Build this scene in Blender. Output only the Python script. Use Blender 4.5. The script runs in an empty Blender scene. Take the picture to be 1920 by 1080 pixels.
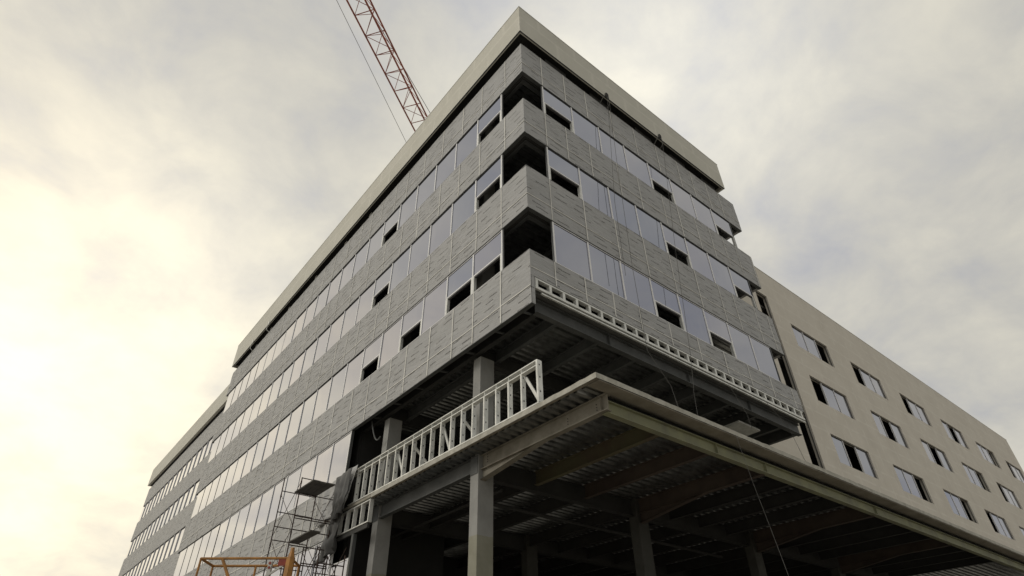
import bpy, math, random
from mathutils import Vector, Matrix, noise
random.seed(7)
R = math.radians
scene = bpy.context.scene
C = scene.collection

# ------------------------------------------------------------------ camera
cam_d = bpy.data.cameras.new("camera")
cam = bpy.data.objects.new("camera", cam_d)
C.objects.link(cam)
CAM = Vector((-9.9433, -11.0516, 1.6))
yaw, pitch, roll = 0.8790892, 0.6480771, -0.0174117
fwd = Vector((math.cos(yaw) * math.cos(pitch), math.sin(yaw) * math.cos(pitch), math.sin(pitch)))
rt0 = Vector((math.sin(yaw), -math.cos(yaw), 0))
up0 = rt0.cross(fwd)
rt = math.cos(roll) * rt0 + math.sin(roll) * up0
up = -math.sin(roll) * rt0 + math.cos(roll) * up0
mw = Matrix((rt, up, -fwd)).transposed().to_4x4()
mw.translation = CAM
cam.matrix_world = mw
cam_d.sensor_width = 36
cam_d.lens = 36 * 1098.2 / 1920
cam_d.clip_start = 0.1
cam_d.clip_end = 3000
scene.camera = cam

# ------------------------------------------------------------------ world and sun
SUN_DIR = Vector((-0.86, 0.22, 0.62)).normalized()
world = bpy.data.worlds.new("World")
scene.world = world
world.use_nodes = True
wt = world.node_tree
for n in list(wt.nodes):
    wt.nodes.remove(n)
def wn(t, **k):
    n = wt.nodes.new(t)
    for a, b in k.items():
        setattr(n, a, b)
    return n
def wmath(op, a, b=None, clamp=False):
    n = wn('ShaderNodeMath', operation=op, use_clamp=clamp)
    for i, q in enumerate((a, b)):
        if q is None: continue
        if isinstance(q, (int, float)): n.inputs[i].default_value = q
        else: wt.links.new(q, n.inputs[i])
    return n.outputs[0]
geo = wn('ShaderNodeTexCoord')
sky = wn('ShaderNodeTexSky', sky_type='NISHITA', sun_disc=False)
sky.sun_elevation = math.asin(SUN_DIR.z)
sky.sun_rotation = math.atan2(SUN_DIR.x, SUN_DIR.y)
skybg = wn('ShaderNodeBackground')
wt.links.new(sky.outputs[0], skybg.inputs[0])
skybg.inputs[1].default_value = 0.05
sep = wn('ShaderNodeSeparateXYZ')
wt.links.new(geo.outputs['Generated'], sep.inputs[0])
# project the view direction on a cloud layer so the clouds lie in a real sheet overhead
zc = wmath('ADD', wmath('MAXIMUM', sep.outputs[2], 0.0), 0.35)
comb = wn('ShaderNodeCombineXYZ')
wt.links.new(wmath('DIVIDE', sep.outputs[0], zc), comb.inputs[0])
wt.links.new(wmath('DIVIDE', sep.outputs[1], zc), comb.inputs[1])
n1 = wn('ShaderNodeTexNoise')
n1.inputs['Scale'].default_value = 5.5
n1.inputs['Detail'].default_value = 7
n1.inputs['Roughness'].default_value = 0.58
n1.inputs['Distortion'].default_value = 0.25
wt.links.new(comb.outputs[0], n1.inputs['Vector'])
n2 = wn('ShaderNodeTexNoise')
n2.inputs['Scale'].default_value = 1.1
n2.inputs['Detail'].default_value = 3
wt.links.new(comb.outputs[0], n2.inputs['Vector'])
mixn = wmath('ADD', wmath('MULTIPLY', n1.outputs[0], 0.6), wmath('MULTIPLY', n2.outputs[0], 0.4))
def lobe(v, p):
    v = Vector(v).normalized()
    d = wn('ShaderNodeVectorMath', operation='DOT_PRODUCT')
    wt.links.new(geo.outputs['Generated'], d.inputs[0])
    d.inputs[1].default_value = v
    return wmath('POWER', wmath('MAXIMUM', d.outputs['Value'], 0.0), p)
glow = lobe((-0.25, 0.92, 0.24), 9)      # thin cloud in front of the low sun
glow2 = wmath('ADD', lobe((0.53, 0.27, 0.88), 22), wmath('MULTIPLY', lobe((0.02, 0.86, 0.50), 30), 0.6))
gloom = wmath('MULTIPLY', lobe((0.45, -0.88, 0.05), 1.5), wmath('SUBTRACT', 1.0, wmath('MULTIPLY', sep.outputs[2], 0.75)))   # added dimming of the unseen low sky, cuts fill on shaded faces
ramp = wn('ShaderNodeValToRGB')
ramp.color_ramp.elements[0].position = 0.37
ramp.color_ramp.elements[0].color = (0.56, 0.562, 0.58, 1)
ramp.color_ramp.elements[1].position = 0.68
ramp.color_ramp.elements[1].color = (0.90, 0.855, 0.72, 1)
e = ramp.color_ramp.elements.new(0.5)
e.color = (0.70, 0.68, 0.62, 1)
fac = wmath('ADD', wmath('ADD', mixn, wmath('MULTIPLY', glow, 0.10)), wmath('MULTIPLY', glow2, 0.06))
wt.links.new(fac, ramp.inputs[0])
cb = wn('ShaderNodeBackground')
warm = wn('ShaderNodeMix', data_type='RGBA', blend_type='MULTIPLY')
wt.links.new(wmath('MULTIPLY', glow, 1.6, clamp=True), warm.inputs[0])
wt.links.new(ramp.outputs[0], warm.inputs[6])
warm.inputs[7].default_value = (1.06, 0.99, 0.87, 1)
wt.links.new(warm.outputs[2], cb.inputs[0])
wt.links.new(wmath('ADD', wmath('SUBTRACT', 0.86, wmath('MULTIPLY', gloom, 0.2)), wmath('ADD', wmath('MULTIPLY', glow, 0.82), wmath('MULTIPLY', glow2, 0.42))), cb.inputs[1])
addsh = wn('ShaderNodeMixShader')
addsh.inputs[0].default_value = 0.08
wt.links.new(cb.outputs[0], addsh.inputs[1])
wt.links.new(skybg.outputs[0], addsh.inputs[2])
wo = wn('ShaderNodeOutputWorld')
wt.links.new(addsh.outputs[0], wo.inputs[0])

sun_d = bpy.data.lights.new("sun", 'SUN')
sun_d.energy = 0.9
sun_d.angle = R(24)
sun_d.color = (1.0, 0.94, 0.84)
sun = bpy.data.objects.new("sun", sun_d)
sun.rotation_euler = SUN_DIR.to_track_quat('Z', 'Y').to_euler()
sun.location = SUN_DIR * 100
C.objects.link(sun)

vs = scene.view_settings
vs.view_transform = 'Standard'
vs.look = 'None'
vs.exposure = 0.0
vs.gamma = 1.0
vs.use_curve_mapping = False

# ------------------------------------------------------------------ materials
def newmat(name):
    m = bpy.data.materials.new(name)
    m.use_nodes = True
    nt = m.node_tree
    for n in list(nt.nodes): nt.nodes.remove(n)
    o = nt.nodes.new('ShaderNodeOutputMaterial')
    b = nt.nodes.new('ShaderNodeBsdfPrincipled')
    nt.links.new(b.outputs[0], o.inputs[0])
    return m, nt, b
class G:
    """tiny node graph helper"""
    def __init__(s, nt): s.nt = nt
    def n(s, t, **k):
        x = s.nt.nodes.new(t)
        for a, b in k.items(): setattr(x, a, b)
        return x
    def put(s, sock, v):
        if isinstance(v, (int, float)): sock.default_value = v
        elif isinstance(v, tuple): sock.default_value = v
        else: s.nt.links.new(v, sock)
    def m(s, op, a, b=None, c=None, clamp=False):
        x = s.n('ShaderNodeMath', operation=op, use_clamp=clamp)
        s.put(x.inputs[0], a)
        if b is not None: s.put(x.inputs[1], b)
        if c is not None: s.put(x.inputs[2], c)
        return x.outputs[0]
    def mix(s, f, a, b):
        x = s.n('ShaderNodeMix', data_type='RGBA')
        s.put(x.inputs[0], f); s.put(x.inputs[6], a); s.put(x.inputs[7], b)
        return x.outputs[2]
    def noise(s, vec, scale, detail=4, rough=0.55, dist=0.0, dims='3D'):
        x = s.n('ShaderNodeTexNoise')
        s.put(x.inputs['Vector'], vec)
        x.inputs['Scale'].default_value = scale
        x.inputs['Detail'].default_value = detail
        x.inputs['Roughness'].default_value = rough
        x.inputs['Distortion'].default_value = dist
        return x.outputs[0]
    def ramp(s, f, a, b):
        x = s.n('ShaderNodeMapRange')
        s.put(x.inputs[0], f); x.inputs[1].default_value = a; x.inputs[2].default_value = b
        return x.outputs[0]
    def pos(s):
        return s.n('ShaderNodeNewGeometry').outputs['Position']
    def xyz(s, v):
        x = s.n('ShaderNodeSeparateXYZ'); s.put(x.inputs[0], v); return x.outputs
    def cxyz(s, a, b, c):
        x = s.n('ShaderNodeCombineXYZ')
        for i, q in enumerate((a, b, c)): s.put(x.inputs[i], q)
        return x.outputs[0]
    def bump(s, h, strength, dist):
        x = s.n('ShaderNodeBump')
        s.put(x.inputs['Height'], h); x.inputs['Strength'].default_value = strength; x.inputs['Distance'].default_value = dist
        return x.outputs[0]

def c4(c): return (c[0], c[1], c[2], 1.0)
def simple(name, c1, c2, scale=3.0, rough=0.6, metal=0.0, bump=0.0, rough2=None, streak=False):
    m, nt, b = newmat(name)
    g = G(nt)
    p = g.pos()
    if streak:
        mp = g.n('ShaderNodeMapping'); g.put(mp.inputs[0], p); mp.inputs['Scale'].default_value = (1, 1, 0.12); p2 = mp.outputs[0]
    else: p2 = p
    f = g.ramp(g.noise(p2, scale, 6, 0.6, 0.3), 0.36, 0.66)
    g.put(b.inputs['Base Color'], g.mix(f, c4(c1), c4(c2)))
    g.put(b.inputs['Roughness'], g.m('ADD', rough, g.m('MULTIPLY', g.noise(p, scale * 4, 2), (rough2 or 0.15))))
    b.inputs['Metallic'].default_value = metal
    if bump: g.put(b.inputs['Normal'], g.bump(g.noise(p, scale * 8, 5), 0.5, bump))
    return m

M = {}
def mk_wrap():
    m, nt, b = newmat("house_wrap")
    g = G(nt)
    x, y, z = g.xyz(g.pos())
    u = g.m('SUBTRACT', x, y)
    uz = g.cxyz(u, 0.0, z)
    warp = g.m('MULTIPLY', g.m('SUBTRACT', g.noise(uz, 0.9, 4), 0.5), 0.17)
    v = g.m('ADD', g.m('DIVIDE', g.m('ADD', z, warp), 0.29), 0.0)
    row = g.m('FLOOR', v)
    fv = g.m('FRACT', v)
    uu = g.m('ADD', g.m('DIVIDE', u, 1.05), g.m('MULTIPLY', g.m('SINE', g.m('MULTIPLY', row, 12.9)), 3.7))
    fu = g.m('FRACT', uu)
    cell = g.m('FLOOR', uu)
    rnd = g.n('ShaderNodeTexWhiteNoise', noise_dimensions='2D')
    g.put(rnd.inputs['Vector'], g.cxyz(cell, row, 0.0))
    on = g.m('MULTIPLY', g.m('LESS_THAN', fu, g.m('ADD', 0.38, g.m('MULTIPLY', rnd.outputs['Value'], 0.32))), g.m('LESS_THAN', g.m('ABSOLUTE', g.m('SUBTRACT', fv, g.m('ADD', 0.3, g.m('MULTIPLY', g.m('FRACT', g.m('MULTIPLY', rnd.outputs['Value'], 7.0)), 0.4)))), 0.085))
    on = g.m('MULTIPLY', on, g.m('LESS_THAN', rnd.outputs['Value'], 0.86))
    letters = g.ramp(g.noise(g.cxyz(g.m('MULTIPLY', u, 26.0), 0.0, g.m('MULTIPLY', z, 20.0)), 1.0, 2), 0.42, 0.55)
    ink = g.m('MULTIPLY', g.m('MULTIPLY', on, g.m('ADD', 0.45, g.m('MULTIPLY', letters, 0.55))), g.ramp(g.noise(uz, 1.7, 2), 0.22, 0.5), clamp=True)
    # creases running along the wall
    cr = g.noise(g.cxyz(g.m('MULTIPLY', u, 0.55), 0.0, g.m('ADD', g.m('MULTIPLY', z, 5.5), g.m('MULTIPLY', u, 0.5))), 1.0, 5, 0.62, 0.8)
    cr2 = g.noise(g.cxyz(g.m('MULTIPLY', u, 1.6), 3.0, g.m('MULTIPLY', z, 9.0)), 1.0, 4, 0.6, 1.2)
    blot = g.ramp(g.noise(uz, 0.45, 5, 0.6), 0.3, 0.7)
    base = g.mix(blot, (0.35, 0.353, 0.355, 1), (0.40, 0.402, 0.402, 1))
    dirt = g.ramp(g.noise(g.cxyz(g.m('MULTIPLY', u, 2.2), 0.0, g.m('MULTIPLY', z, 0.5)), 1.0, 6, 0.7), 0.52, 0.75)
    base = g.mix(g.m('MULTIPLY', dirt, 0.2), base, (0.22, 0.205, 0.18, 1))
    col = g.mix(g.m('MULTIPLY', ink, 1.0), base, (0.07, 0.068, 0.066, 1))
    g.put(b.inputs['Base Color'], col)
    b.inputs['Roughness'].default_value = 0.62
    dg = g.noise(g.cxyz(g.m('ADD', g.m('MULTIPLY', u, 1.2), g.m('MULTIPLY', z, 1.4)), 7.0, g.m('SUBTRACT', g.m('MULTIPLY', z, 6.0), g.m('MULTIPLY', u, 3.2))), 1.0, 4, 0.6, 0.6)
    dmask = g.ramp(g.noise(uz, 0.55, 3), 0.48, 0.62)
    h = g.m('ADD', g.m('ADD', g.m('MULTIPLY', cr, 1.0), g.m('MULTIPLY', cr2, 0.4)), g.m('MULTIPLY', g.m('MULTIPLY', dg, dmask), 1.5))
    g.put(b.inputs['Normal'], g.bump(h, 0.7, 0.06))
    return m
M['wrap'] = mk_wrap()
M['tape'] = simple("seam_tape", (0.80, 0.79, 0.75), (0.62, 0.61, 0.57), 2.0, 0.5)
def mk_parapet():
    m, nt, b = newmat("sheathing_board")
    g = G(nt)
    x, y, z = g.xyz(g.pos())
    u = g.m('SUBTRACT', x, y)
    uz = g.cxyz(u, 0.0, z)
    w = g.m('MULTIPLY', g.m('SUBTRACT', g.noise(uz, 1.3, 4), 0.5), 0.10)
    v = g.m('DIVIDE', g.m('ADD', g.m('SUBTRACT', z, 27.47), w), 1.22)
    row = g.m('FLOOR', v)
    dv = g.m('ABSOLUTE', g.m('SUBTRACT', g.m('FRACT', g.m('ADD', v, 0.5)), 0.5))
    uu = g.m('ADD', g.m('ADD', g.m('DIVIDE', u, 2.44), g.m('MULTIPLY', row, 0.5)), w)
    du = g.m('ABSOLUTE', g.m('SUBTRACT', g.m('FRACT', g.m('ADD', uu, 0.5)), 0.5))
    breakup = g.ramp(g.noise(uz, 2.2, 5, 0.6), 0.30, 0.55)
    j = g.m('MAXIMUM', g.m('SUBTRACT', 1.0, g.ramp(dv, 0.035, 0.085)), g.m('SUBTRACT', 1.0, g.ramp(du, 0.018, 0.05)))
    j = g.m('MULTIPLY', j, breakup, clamp=True)
    blot = g.ramp(g.noise(uz, 0.7, 6, 0.65), 0.3, 0.7)
    base = g.mix(blot, (0.54, 0.53, 0.465, 1), (0.62, 0.605, 0.54, 1))
    col = g.mix(g.m('MULTIPLY', j, 0.55), base, (0.70, 0.68, 0.61, 1))
    g.put(b.inputs['Base Color'], col)
    b.inputs['Roughness'].default_value = 0.85
    g.put(b.inputs['Normal'], g.bump(g.noise(uz, 6, 5), 0.3, 0.01))
    return m
M['board'] = mk_parapet()
def mk_board2():
    m, nt, b = newmat("wing_sheathing_board")
    g = G(nt)
    x, y, z = g.xyz(g.pos())
    u = g.m('SUBTRACT', x, y)
    uz = g.cxyz(u, 0.0, z)
    w = g.m('MULTIPLY', g.m('SUBTRACT', g.noise(uz, 1.3, 4), 0.5), 0.12)
    v = g.m('DIVIDE', g.m('ADD', z, w), 1.22)
    dv = g.m('ABSOLUTE', g.m('SUBTRACT', g.m('FRACT', v), 0.5))
    uu = g.m('ADD', g.m('ADD', g.m('DIVIDE', u, 2.44), g.m('MULTIPLY', g.m('FLOOR', v), 0.5)), w)
    du = g.m('ABSOLUTE', g.m('SUBTRACT', g.m('FRACT', uu), 0.5))
    j = g.m('MAXIMUM', g.m('SUBTRACT', 1.0, g.ramp(dv, 0.03, 0.08)), g.m('SUBTRACT', 1.0, g.ramp(du, 0.015, 0.045)))
    j = g.m('MULTIPLY', j, g.ramp(g.noise(uz, 1.6, 5, 0.6), 0.35, 0.6), clamp=True)
    base = g.mix(g.ramp(g.noise(uz, 0.5, 6, 0.65), 0.3, 0.7), (0.60, 0.56, 0.49, 1), (0.69, 0.65, 0.575, 1))
    g.put(b.inputs['Base Color'], g.mix(g.m('MULTIPLY', j, 0.45), base, (0.78, 0.75, 0.68, 1)))
    b.inputs['Roughness'].default_value = 0.85
    return m
M['board2'] = mk_board2()
def mk_glass():
    m, nt, b = newmat("reflective_glass")
    g = G(nt)
    p = g.pos()
    oi = g.n('ShaderNodeObjectInfo')
    g.put(b.inputs['Base Color'], g.mix(oi.outputs['Random'], (0.305, 0.325, 0.40, 1), (0.36, 0.365, 0.43, 1)))
    b.inputs['Metallic'].default_value = 1.0
    g.put(b.inputs['Roughness'], g.m('ADD', 0.03, g.m('MULTIPLY', g.ramp(g.noise(p, 1.5, 5), 0.5, 0.8), 0.09)))
    x, y, z = g.xyz(p)
    u = g.m('SUBTRACT', x, y)
    g.put(b.inputs['Normal'], g.bump(g.noise(g.cxyz(u, 0.0, g.m('MULTIPLY', z, 0.6)), 0.8, 2), 0.5, 0.012))
    return m
M['glass'] = mk_glass()
M['alu'] = simple("mullion_aluminium", (0.86, 0.86, 0.87), (0.76, 0.76, 0.77), 2.0, 0.35, 0.0)
M['alu_d'] = simple("dark_gasket_frame", (0.09, 0.09, 0.095), (0.14, 0.14, 0.14), 2.0, 0.5)
M['galv'] = simple("galvanised_stud", (0.80, 0.80, 0.77), (0.58, 0.59, 0.56), 3.0, 0.35, 0.25)
M['deck'] = simple("galvanised_deck", (0.42, 0.43, 0.43), (0.22, 0.225, 0.225), 2.5, 0.24, 0.92)
M['conc'] = simple("slab_concrete", (0.36, 0.34, 0.29), (0.26, 0.245, 0.20), 2.2, 0.85, 0.0, 0.01)
M['edge'] = simple("slab_edge_concrete", (0.50, 0.485, 0.43), (0.34, 0.33, 0.285), 3.0, 0.85, 0.0, 0.012)
M['plate'] = simple("rusty_edge_plate", (0.29, 0.262, 0.21), (0.20, 0.178, 0.14), 1.6, 0.7, 0.0, 0.004)
M['floor'] = simple("raw_slab", (0.15, 0.15, 0.145), (0.10, 0.10, 0.095), 1.2, 0.9)
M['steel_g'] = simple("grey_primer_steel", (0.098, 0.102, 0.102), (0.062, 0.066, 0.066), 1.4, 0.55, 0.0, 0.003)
M['steel_b'] = simple("brown_primer_steel", (0.27, 0.25, 0.205), (0.165, 0.148, 0.115), 1.6, 0.6, 0.0, 0.003)
M['steel_o'] = simple("olive_primer_steel", (0.29, 0.295, 0.175), (0.19, 0.19, 0.14), 1.1, 0.6, 0.0, 0.003)
M['steel_b_shade'] = simple("shaded_brown_primer", (0.085, 0.065, 0.05), (0.055, 0.04, 0.033), 1.4, 0.6)  # brown primer darkened, carries the shade on inner infill beams
M['steel_o_shade'] = simple("shaded_olive_primer", (0.12, 0.115, 0.06), (0.10, 0.075, 0.05), 1.0, 0.6)  # olive primer with under-deck shade put into the colour
M['column_shade'] = simple("shaded_column_paint", (0.065, 0.065, 0.057), (0.045, 0.045, 0.038), 1.4, 0.7)  # column paint darkened to paint in the shade on inner columns
M['steel_d'] = simple("dark_and_shaded_steel", (0.04, 0.04, 0.038), (0.025, 0.025, 0.023), 1.4, 0.6)  # shade deep under the deck painted into the steel; also dark fittings
def mk_column():
    m, nt, b = newmat("column_fireproofing_paint")
    g = G(nt)
    p = g.pos()
    x, y, z = g.xyz(p)
    f = g.ramp(g.noise(p, 1.8, 6, 0.6), 0.35, 0.68)
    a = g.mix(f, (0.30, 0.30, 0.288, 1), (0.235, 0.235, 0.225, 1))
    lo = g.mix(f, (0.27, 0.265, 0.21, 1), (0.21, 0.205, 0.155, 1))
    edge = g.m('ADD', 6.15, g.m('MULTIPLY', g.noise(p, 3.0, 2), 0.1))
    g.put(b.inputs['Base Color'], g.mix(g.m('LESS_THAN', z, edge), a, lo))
    b.inputs['Roughness'].default_value = 0.7
    g.put(b.inputs['Normal'], g.bump(g.noise(p, 14, 4), 0.4, 0.006))
    return m
M['column'] = mk_column()
M['crane'] = simple("red_crane_paint", (0.46, 0.12, 0.07), (0.30, 0.085, 0.055), 1.0, 0.5)
M['rust'] = simple("rusty_scaffold_tube", (0.06, 0.033, 0.025), (0.035, 0.024, 0.02), 4.0, 0.7)
M['plank'] = simple("weathered_plank", (0.11, 0.105, 0.095), (0.075, 0.07, 0.065), 3.0, 0.85)
M['orange'] = simple("orange_lift_paint", (0.46, 0.21, 0.04), (0.27, 0.13, 0.035), 5.0, 0.45)
M['white'] = simple("white_painted_steel", (0.62, 0.62, 0.58), (0.50, 0.49, 0.45), 3.0, 0.5)
M['red'] = simple("red_fitting", (0.30, 0.05, 0.025), (0.2, 0.04, 0.03), 5.0, 0.5)
M['black'] = simple("black_rubber_and_shade", (0.02, 0.02, 0.02), (0.035, 0.034, 0.033), 5.0, 0.7)  # wheels and stud holes; also painted shade behind the stud frames
M['rope'] = simple("grey_rope", (0.16, 0.155, 0.145), (0.10, 0.10, 0.095), 5.0, 0.8)
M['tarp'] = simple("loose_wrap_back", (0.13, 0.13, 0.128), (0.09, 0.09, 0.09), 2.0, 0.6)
M['ground'] = simple("graded_dirt", (0.32, 0.30, 0.265), (0.22, 0.205, 0.18), 0.35, 0.95, 0.0, 0.03)
M['core'] = simple("shaded_wall", (0.026, 0.026, 0.025), (0.018, 0.018, 0.017), 0.8, 0.9)  # near-black tone puts interior and gap shade into the colour
M['cw'] = simple("concrete_counterweight", (0.4, 0.39, 0.36), (0.3, 0.29, 0.27), 1.0, 0.9)

# ------------------------------------------------------------------ mesh building
class MB:
    def __init__(s):
        s.v = []; s.f = []; s.mi = []; s.mats = []
    def mat(s, m):
        if m not in s.mats: s.mats.append(m)
        return s.mats.index(m)
    def box(s, a, b, m=None):
        x0, x1 = sorted((a[0], b[0])); y0, y1 = sorted((a[1], b[1])); z0, z1 = sorted((a[2], b[2]))
        o = len(s.v)
        s.v += [(x0, y0, z0), (x1, y0, z0), (x1, y1, z0), (x0, y1, z0), (x0, y0, z1), (x1, y0, z1), (x1, y1, z1), (x0, y1, z1)]
        for q in ((0, 3, 2, 1), (4, 5, 6, 7), (0, 1, 5, 4), (1, 2, 6, 5), (2, 3, 7, 6), (3, 0, 4, 7)):
            s.f.append(tuple(o + i for i in q)); s.mi.append(s.mat(m) if m else 0)
        return s
    def tube(s, p, q, r, n=6, m=None, r2=None):
        p = Vector(p); q = Vector(q); d = (q - p)
        if d.length < 1e-6: return s
        z = d.normalized(); t = Vector((0, 0, 1)) if abs(z.z) < .9 else Vector((1, 0, 0))
        a = z.cross(t).normalized(); b = z.cross(a)
        o = len(s.v); r2 = r if r2 is None else r2
        for c, rr in ((p, r), (q, r2)):
            for i in range(n):
                w = 2 * math.pi * (i + .5) / n
                s.v.append(tuple(c + (a * math.cos(w) + b * math.sin(w)) * rr))
        for i in range(n):
            j = (i + 1) % n
            s.f.append((o + i, o + n + i, o + n + j, o + j)); s.mi.append(s.mat(m) if m else 0)
        s.f.append(tuple(o + i for i in range(n))); s.f.append(tuple(o + n + i for i in reversed(range(n))))
        s.mi += [s.mat(m) if m else 0] * 2
        return s
    def path(s, pts, r, n=6, m=None):
        for a, b in zip(pts, pts[1:]): s.tube(a, b, r, n, m)
        return s
    def bar(s, p, q, w, h, m=None, side=(0, 0, 1)):
        """rectangular bar from p to q"""
        p = Vector(p); q = Vector(q); z = (q - p).normalized(); u = Vector(side)
        a = z.cross(u).normalized(); b = a.cross(z)
        o = len(s.v)
        for c in (p, q):
            for i, j in ((-1, -1), (1, -1), (1, 1), (-1, 1)):
                s.v.append(tuple(c + a * (i * w / 2) + b * (j * h / 2)))
        for f in ((0, 1, 5, 4), (1, 2, 6, 5), (2, 3, 7, 6), (3, 0, 4, 7), (0, 3, 2, 1), (4, 5, 6, 7)):
            s.f.append(tuple(o + i for i in f)); s.mi.append(s.mat(m) if m else 0)
        return s
    def quad(s, *p, m=None):
        o = len(s.v); s.v += [tuple(x) for x in p]
        s.f.append(tuple(range(o, o + len(p)))); s.mi.append(s.mat(m) if m else 0)
        return s
    def mesh(s, name, m=None):
        me = bpy.data.meshes.new(name)
        me.from_pydata(s.v, [], s.f)
        ms = s.mats or [m]
        for q in ms: me.materials.append(M[q])
        if s.mats:
            me.polygons.foreach_set('material_index', s.mi)
        me.update()
        return me
    def build(s, name, m=None, parent=None, loc=None):
        me = s.mesh(name, m)
        if s.needfix():
            import bmesh
            bm = bmesh.new(); bm.from_mesh(me); bmesh.ops.recalc_face_normals(bm, faces=bm.faces); bm.to_mesh(me); bm.free()
        return link(name, me, parent, loc)
    def needfix(s): return True
def link(name, data, parent=None, loc=None):
    o = bpy.data.objects.new(name, data); C.objects.link(o)
    if loc is not None: o.location = loc
    if parent is not None: o.parent = parent
    return o
def bevel(o, w=0.004, seg=1):
    b = o.modifiers.new('bevel', 'BEVEL'); b.width = w; b.segments = seg; b.limit_method = 'ANGLE'
    return o
def tag(o, label=None, cat=None, group=None, kind=None):
    if label: o['label'] = label
    if cat: o['category'] = cat
    if group: o['group'] = group
    if kind: o['kind'] = kind
    return o
def empty(name, loc=(0, 0, 0), rz=0):
    o = link(name, None, None, loc); o.rotation_euler = (0, 0, rz); o.empty_display_size = .3
    return o

# faces: 'R' = wall along +x at y=0 (outward -y), 'L' = wall along +y at x=0 (outward -x); d = depth inward
def P(face, u, d, z, off=(0, 0)):
    return (off[0] + u, off[1] + d, z) if face == 'R' else (off[0] + d, off[1] + u, z)

# ------------------------------------------------------------------ ground
g = MB()
S = 1200
n = 40
gb = MB(); gb.quad((-S, -S, 0), (S, -S, 0), (S, S, 0), (-S, S, 0))
gr = gb.build('ground', 'ground'); tag(gr, kind='structure')

# ------------------------------------------------------------------ main building
BLD = empty('office_building', (0, 0, 0))
tag(BLD, 'six storey steel framed office building under construction wrapped in grey sheeting with ribbon windows', 'building')
XE, YE = 16.85, 39.65          # far ends of the main block
FL = 4.2
A_TOP = 27.085
SP = 2.2
LV = [(A_TOP - k * FL - SP, A_TOP - k * FL) for k in range(4)]     # spandrels A B C D
GX = [1.22 + 1.797 * k for k in range(9)]
GY = [1.52 + 1.785 * k for k in range(22)]
GD = 0.04                       # glass set back

def wav(u, z, s):
    return noise.noise(Vector((u * .9, z * 1.4, s))) * .018 + noise.noise(Vector((u * 3.1, z * 4.2, s + 9))) * .007

def wrap_band(z0, z1, u_to_R, u_to_L, u_from_L=0.0, with_R=True, zR=None, seed=0, off=(0, 0), parent=None, returns=True, loose=1.0):
    """spandrel: a wrinkled skin over a 0.16 m deep framed band, tape over its seams"""
    mb = MB(); W = mb.mat('wrap'); T = mb.mat('tape')
    th = .17
    def skin(face, ua, ub, za, zb):
        nu = max(2, int((ub - ua) / .22)); nz = 9
        o = len(mb.v)
        for i in range(nu + 1):
            for j in range(nz + 1):
                u = ua + (ub - ua) * i / nu; z = za + (zb - za) * j / nz
                e = min(1, min(z - za, zb - z) / .15) if True else 1
                d = wav(u if face == 'R' else -u, z, seed) * (.35 + .65 * max(0, e)) * loose
                if i == 0 and ua < .01: d = 0
                mb.v.append(P(face, u, d, z, off))
        for i in range(nu):
            for j in range(nz):
                a = o + i * (nz + 1) + j; b = a + nz + 1
                mb.f.append((a, b, b + 1, a + 1)); mb.mi.append(W)
    def bodybox(face, ua, ub, za, zb):
        mb.box(P(face, ua, .03, za + .004, off), P(face, ub, th, zb - .004, off), 'wrap')
        mb.box(P(face, ua, -.006, za, off), P(face, ub, th - .01, za - .018, off), 'steel_g')
        mb.box(P(face, ua + .0, -.004, zb, off), P(face, ub, th - .01, zb + .012, off), 'wrap')
    rn = random.Random(seed + 40)
    def seams(face, ua, ub, za, zb, pos):
        for u in pos:
            if ua + .3 < u < ub - .1:
                w = rn.uniform(.016, .026)
                mb.box(P(face, u - w, -.022, za + .02, off), P(face, u + w, -.012, zb - .02, off), 'tape')
        hz = za + (zb - za) * .31
        segs = int((ub - ua) / 2.2) + 1
        for i in range(segs):
            a = ua + (ub - ua) * i / segs; b = ua + (ub - ua) * (i + 1) / segs
            dz = rn.uniform(-.012, .012)
            mb.box(P(face, a, -.02, hz + dz - .016, off), P(face, b, -.010, hz + dz + .016, off), 'tape')
    if with_R:
        za = zR if zR is not None else z0
        skin('R', 0, u_to_R, za, z1)
        bodybox('R', th + .002 if True else 0, u_to_R, za, z1)
        ps = []; u = 1.0 + rn.uniform(0, .5)
        while u < u_to_R: ps.append(u); u += rn.choice((1.22, 1.45, 1.78, 1.83))
        seams('R', 0, u_to_R, za, z1, [.16] + ps)
        if returns:   # the end face turns the far corner
            o = off
            mb.box((o[0] + u_to_R - th, o[1] + .17, za + .004), (o[0] + u_to_R - .002, o[1] + 3.45, z1 - .004), 'wrap')
            mb.quad((o[0] + u_to_R, o[1], za), (o[0] + u_to_R, o[1] + 3.45, za), (o[0] + u_to_R, o[1] + 3.45, z1), (o[0] + u_to_R, o[1], z1), m='wrap')
    skin('L', u_from_L, u_to_L, z0, z1)
    bodybox('L', u_from_L + (0 if u_from_L else .002), u_to_L, z0, z1)
    ps = []; u = u_from_L + 1.1 + rn.uniform(0, .5)
    while u < u_to_L: ps.append(u); u += rn.choice((1.6, 1.78, 1.78, 1.95, 1.3))
    seams('L', u_from_L, u_to_L, z0, z1, ps)
    ob = mb.build('spandrel_wrap', None, parent or BLD)
    return ob

bandz = []
for k, (z0, z1) in enumerate(LV):
    if k < 3:
        wrap_band(z0, z1, XE + .02 * k, YE, seed=k * 3 + 1)
    else:
        wrap_band(z0, z1, XE + .06, YE, zR=13.39, seed=11, loose=1.5, returns=True)
wrap_band(7.88, 10.15, 0, YE, u_from_L=12.1, with_R=False, seed=17)
wrap_band(1.9, 4.0, 0, YE, u_from_L=12.1, with_R=False, seed=21)

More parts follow.
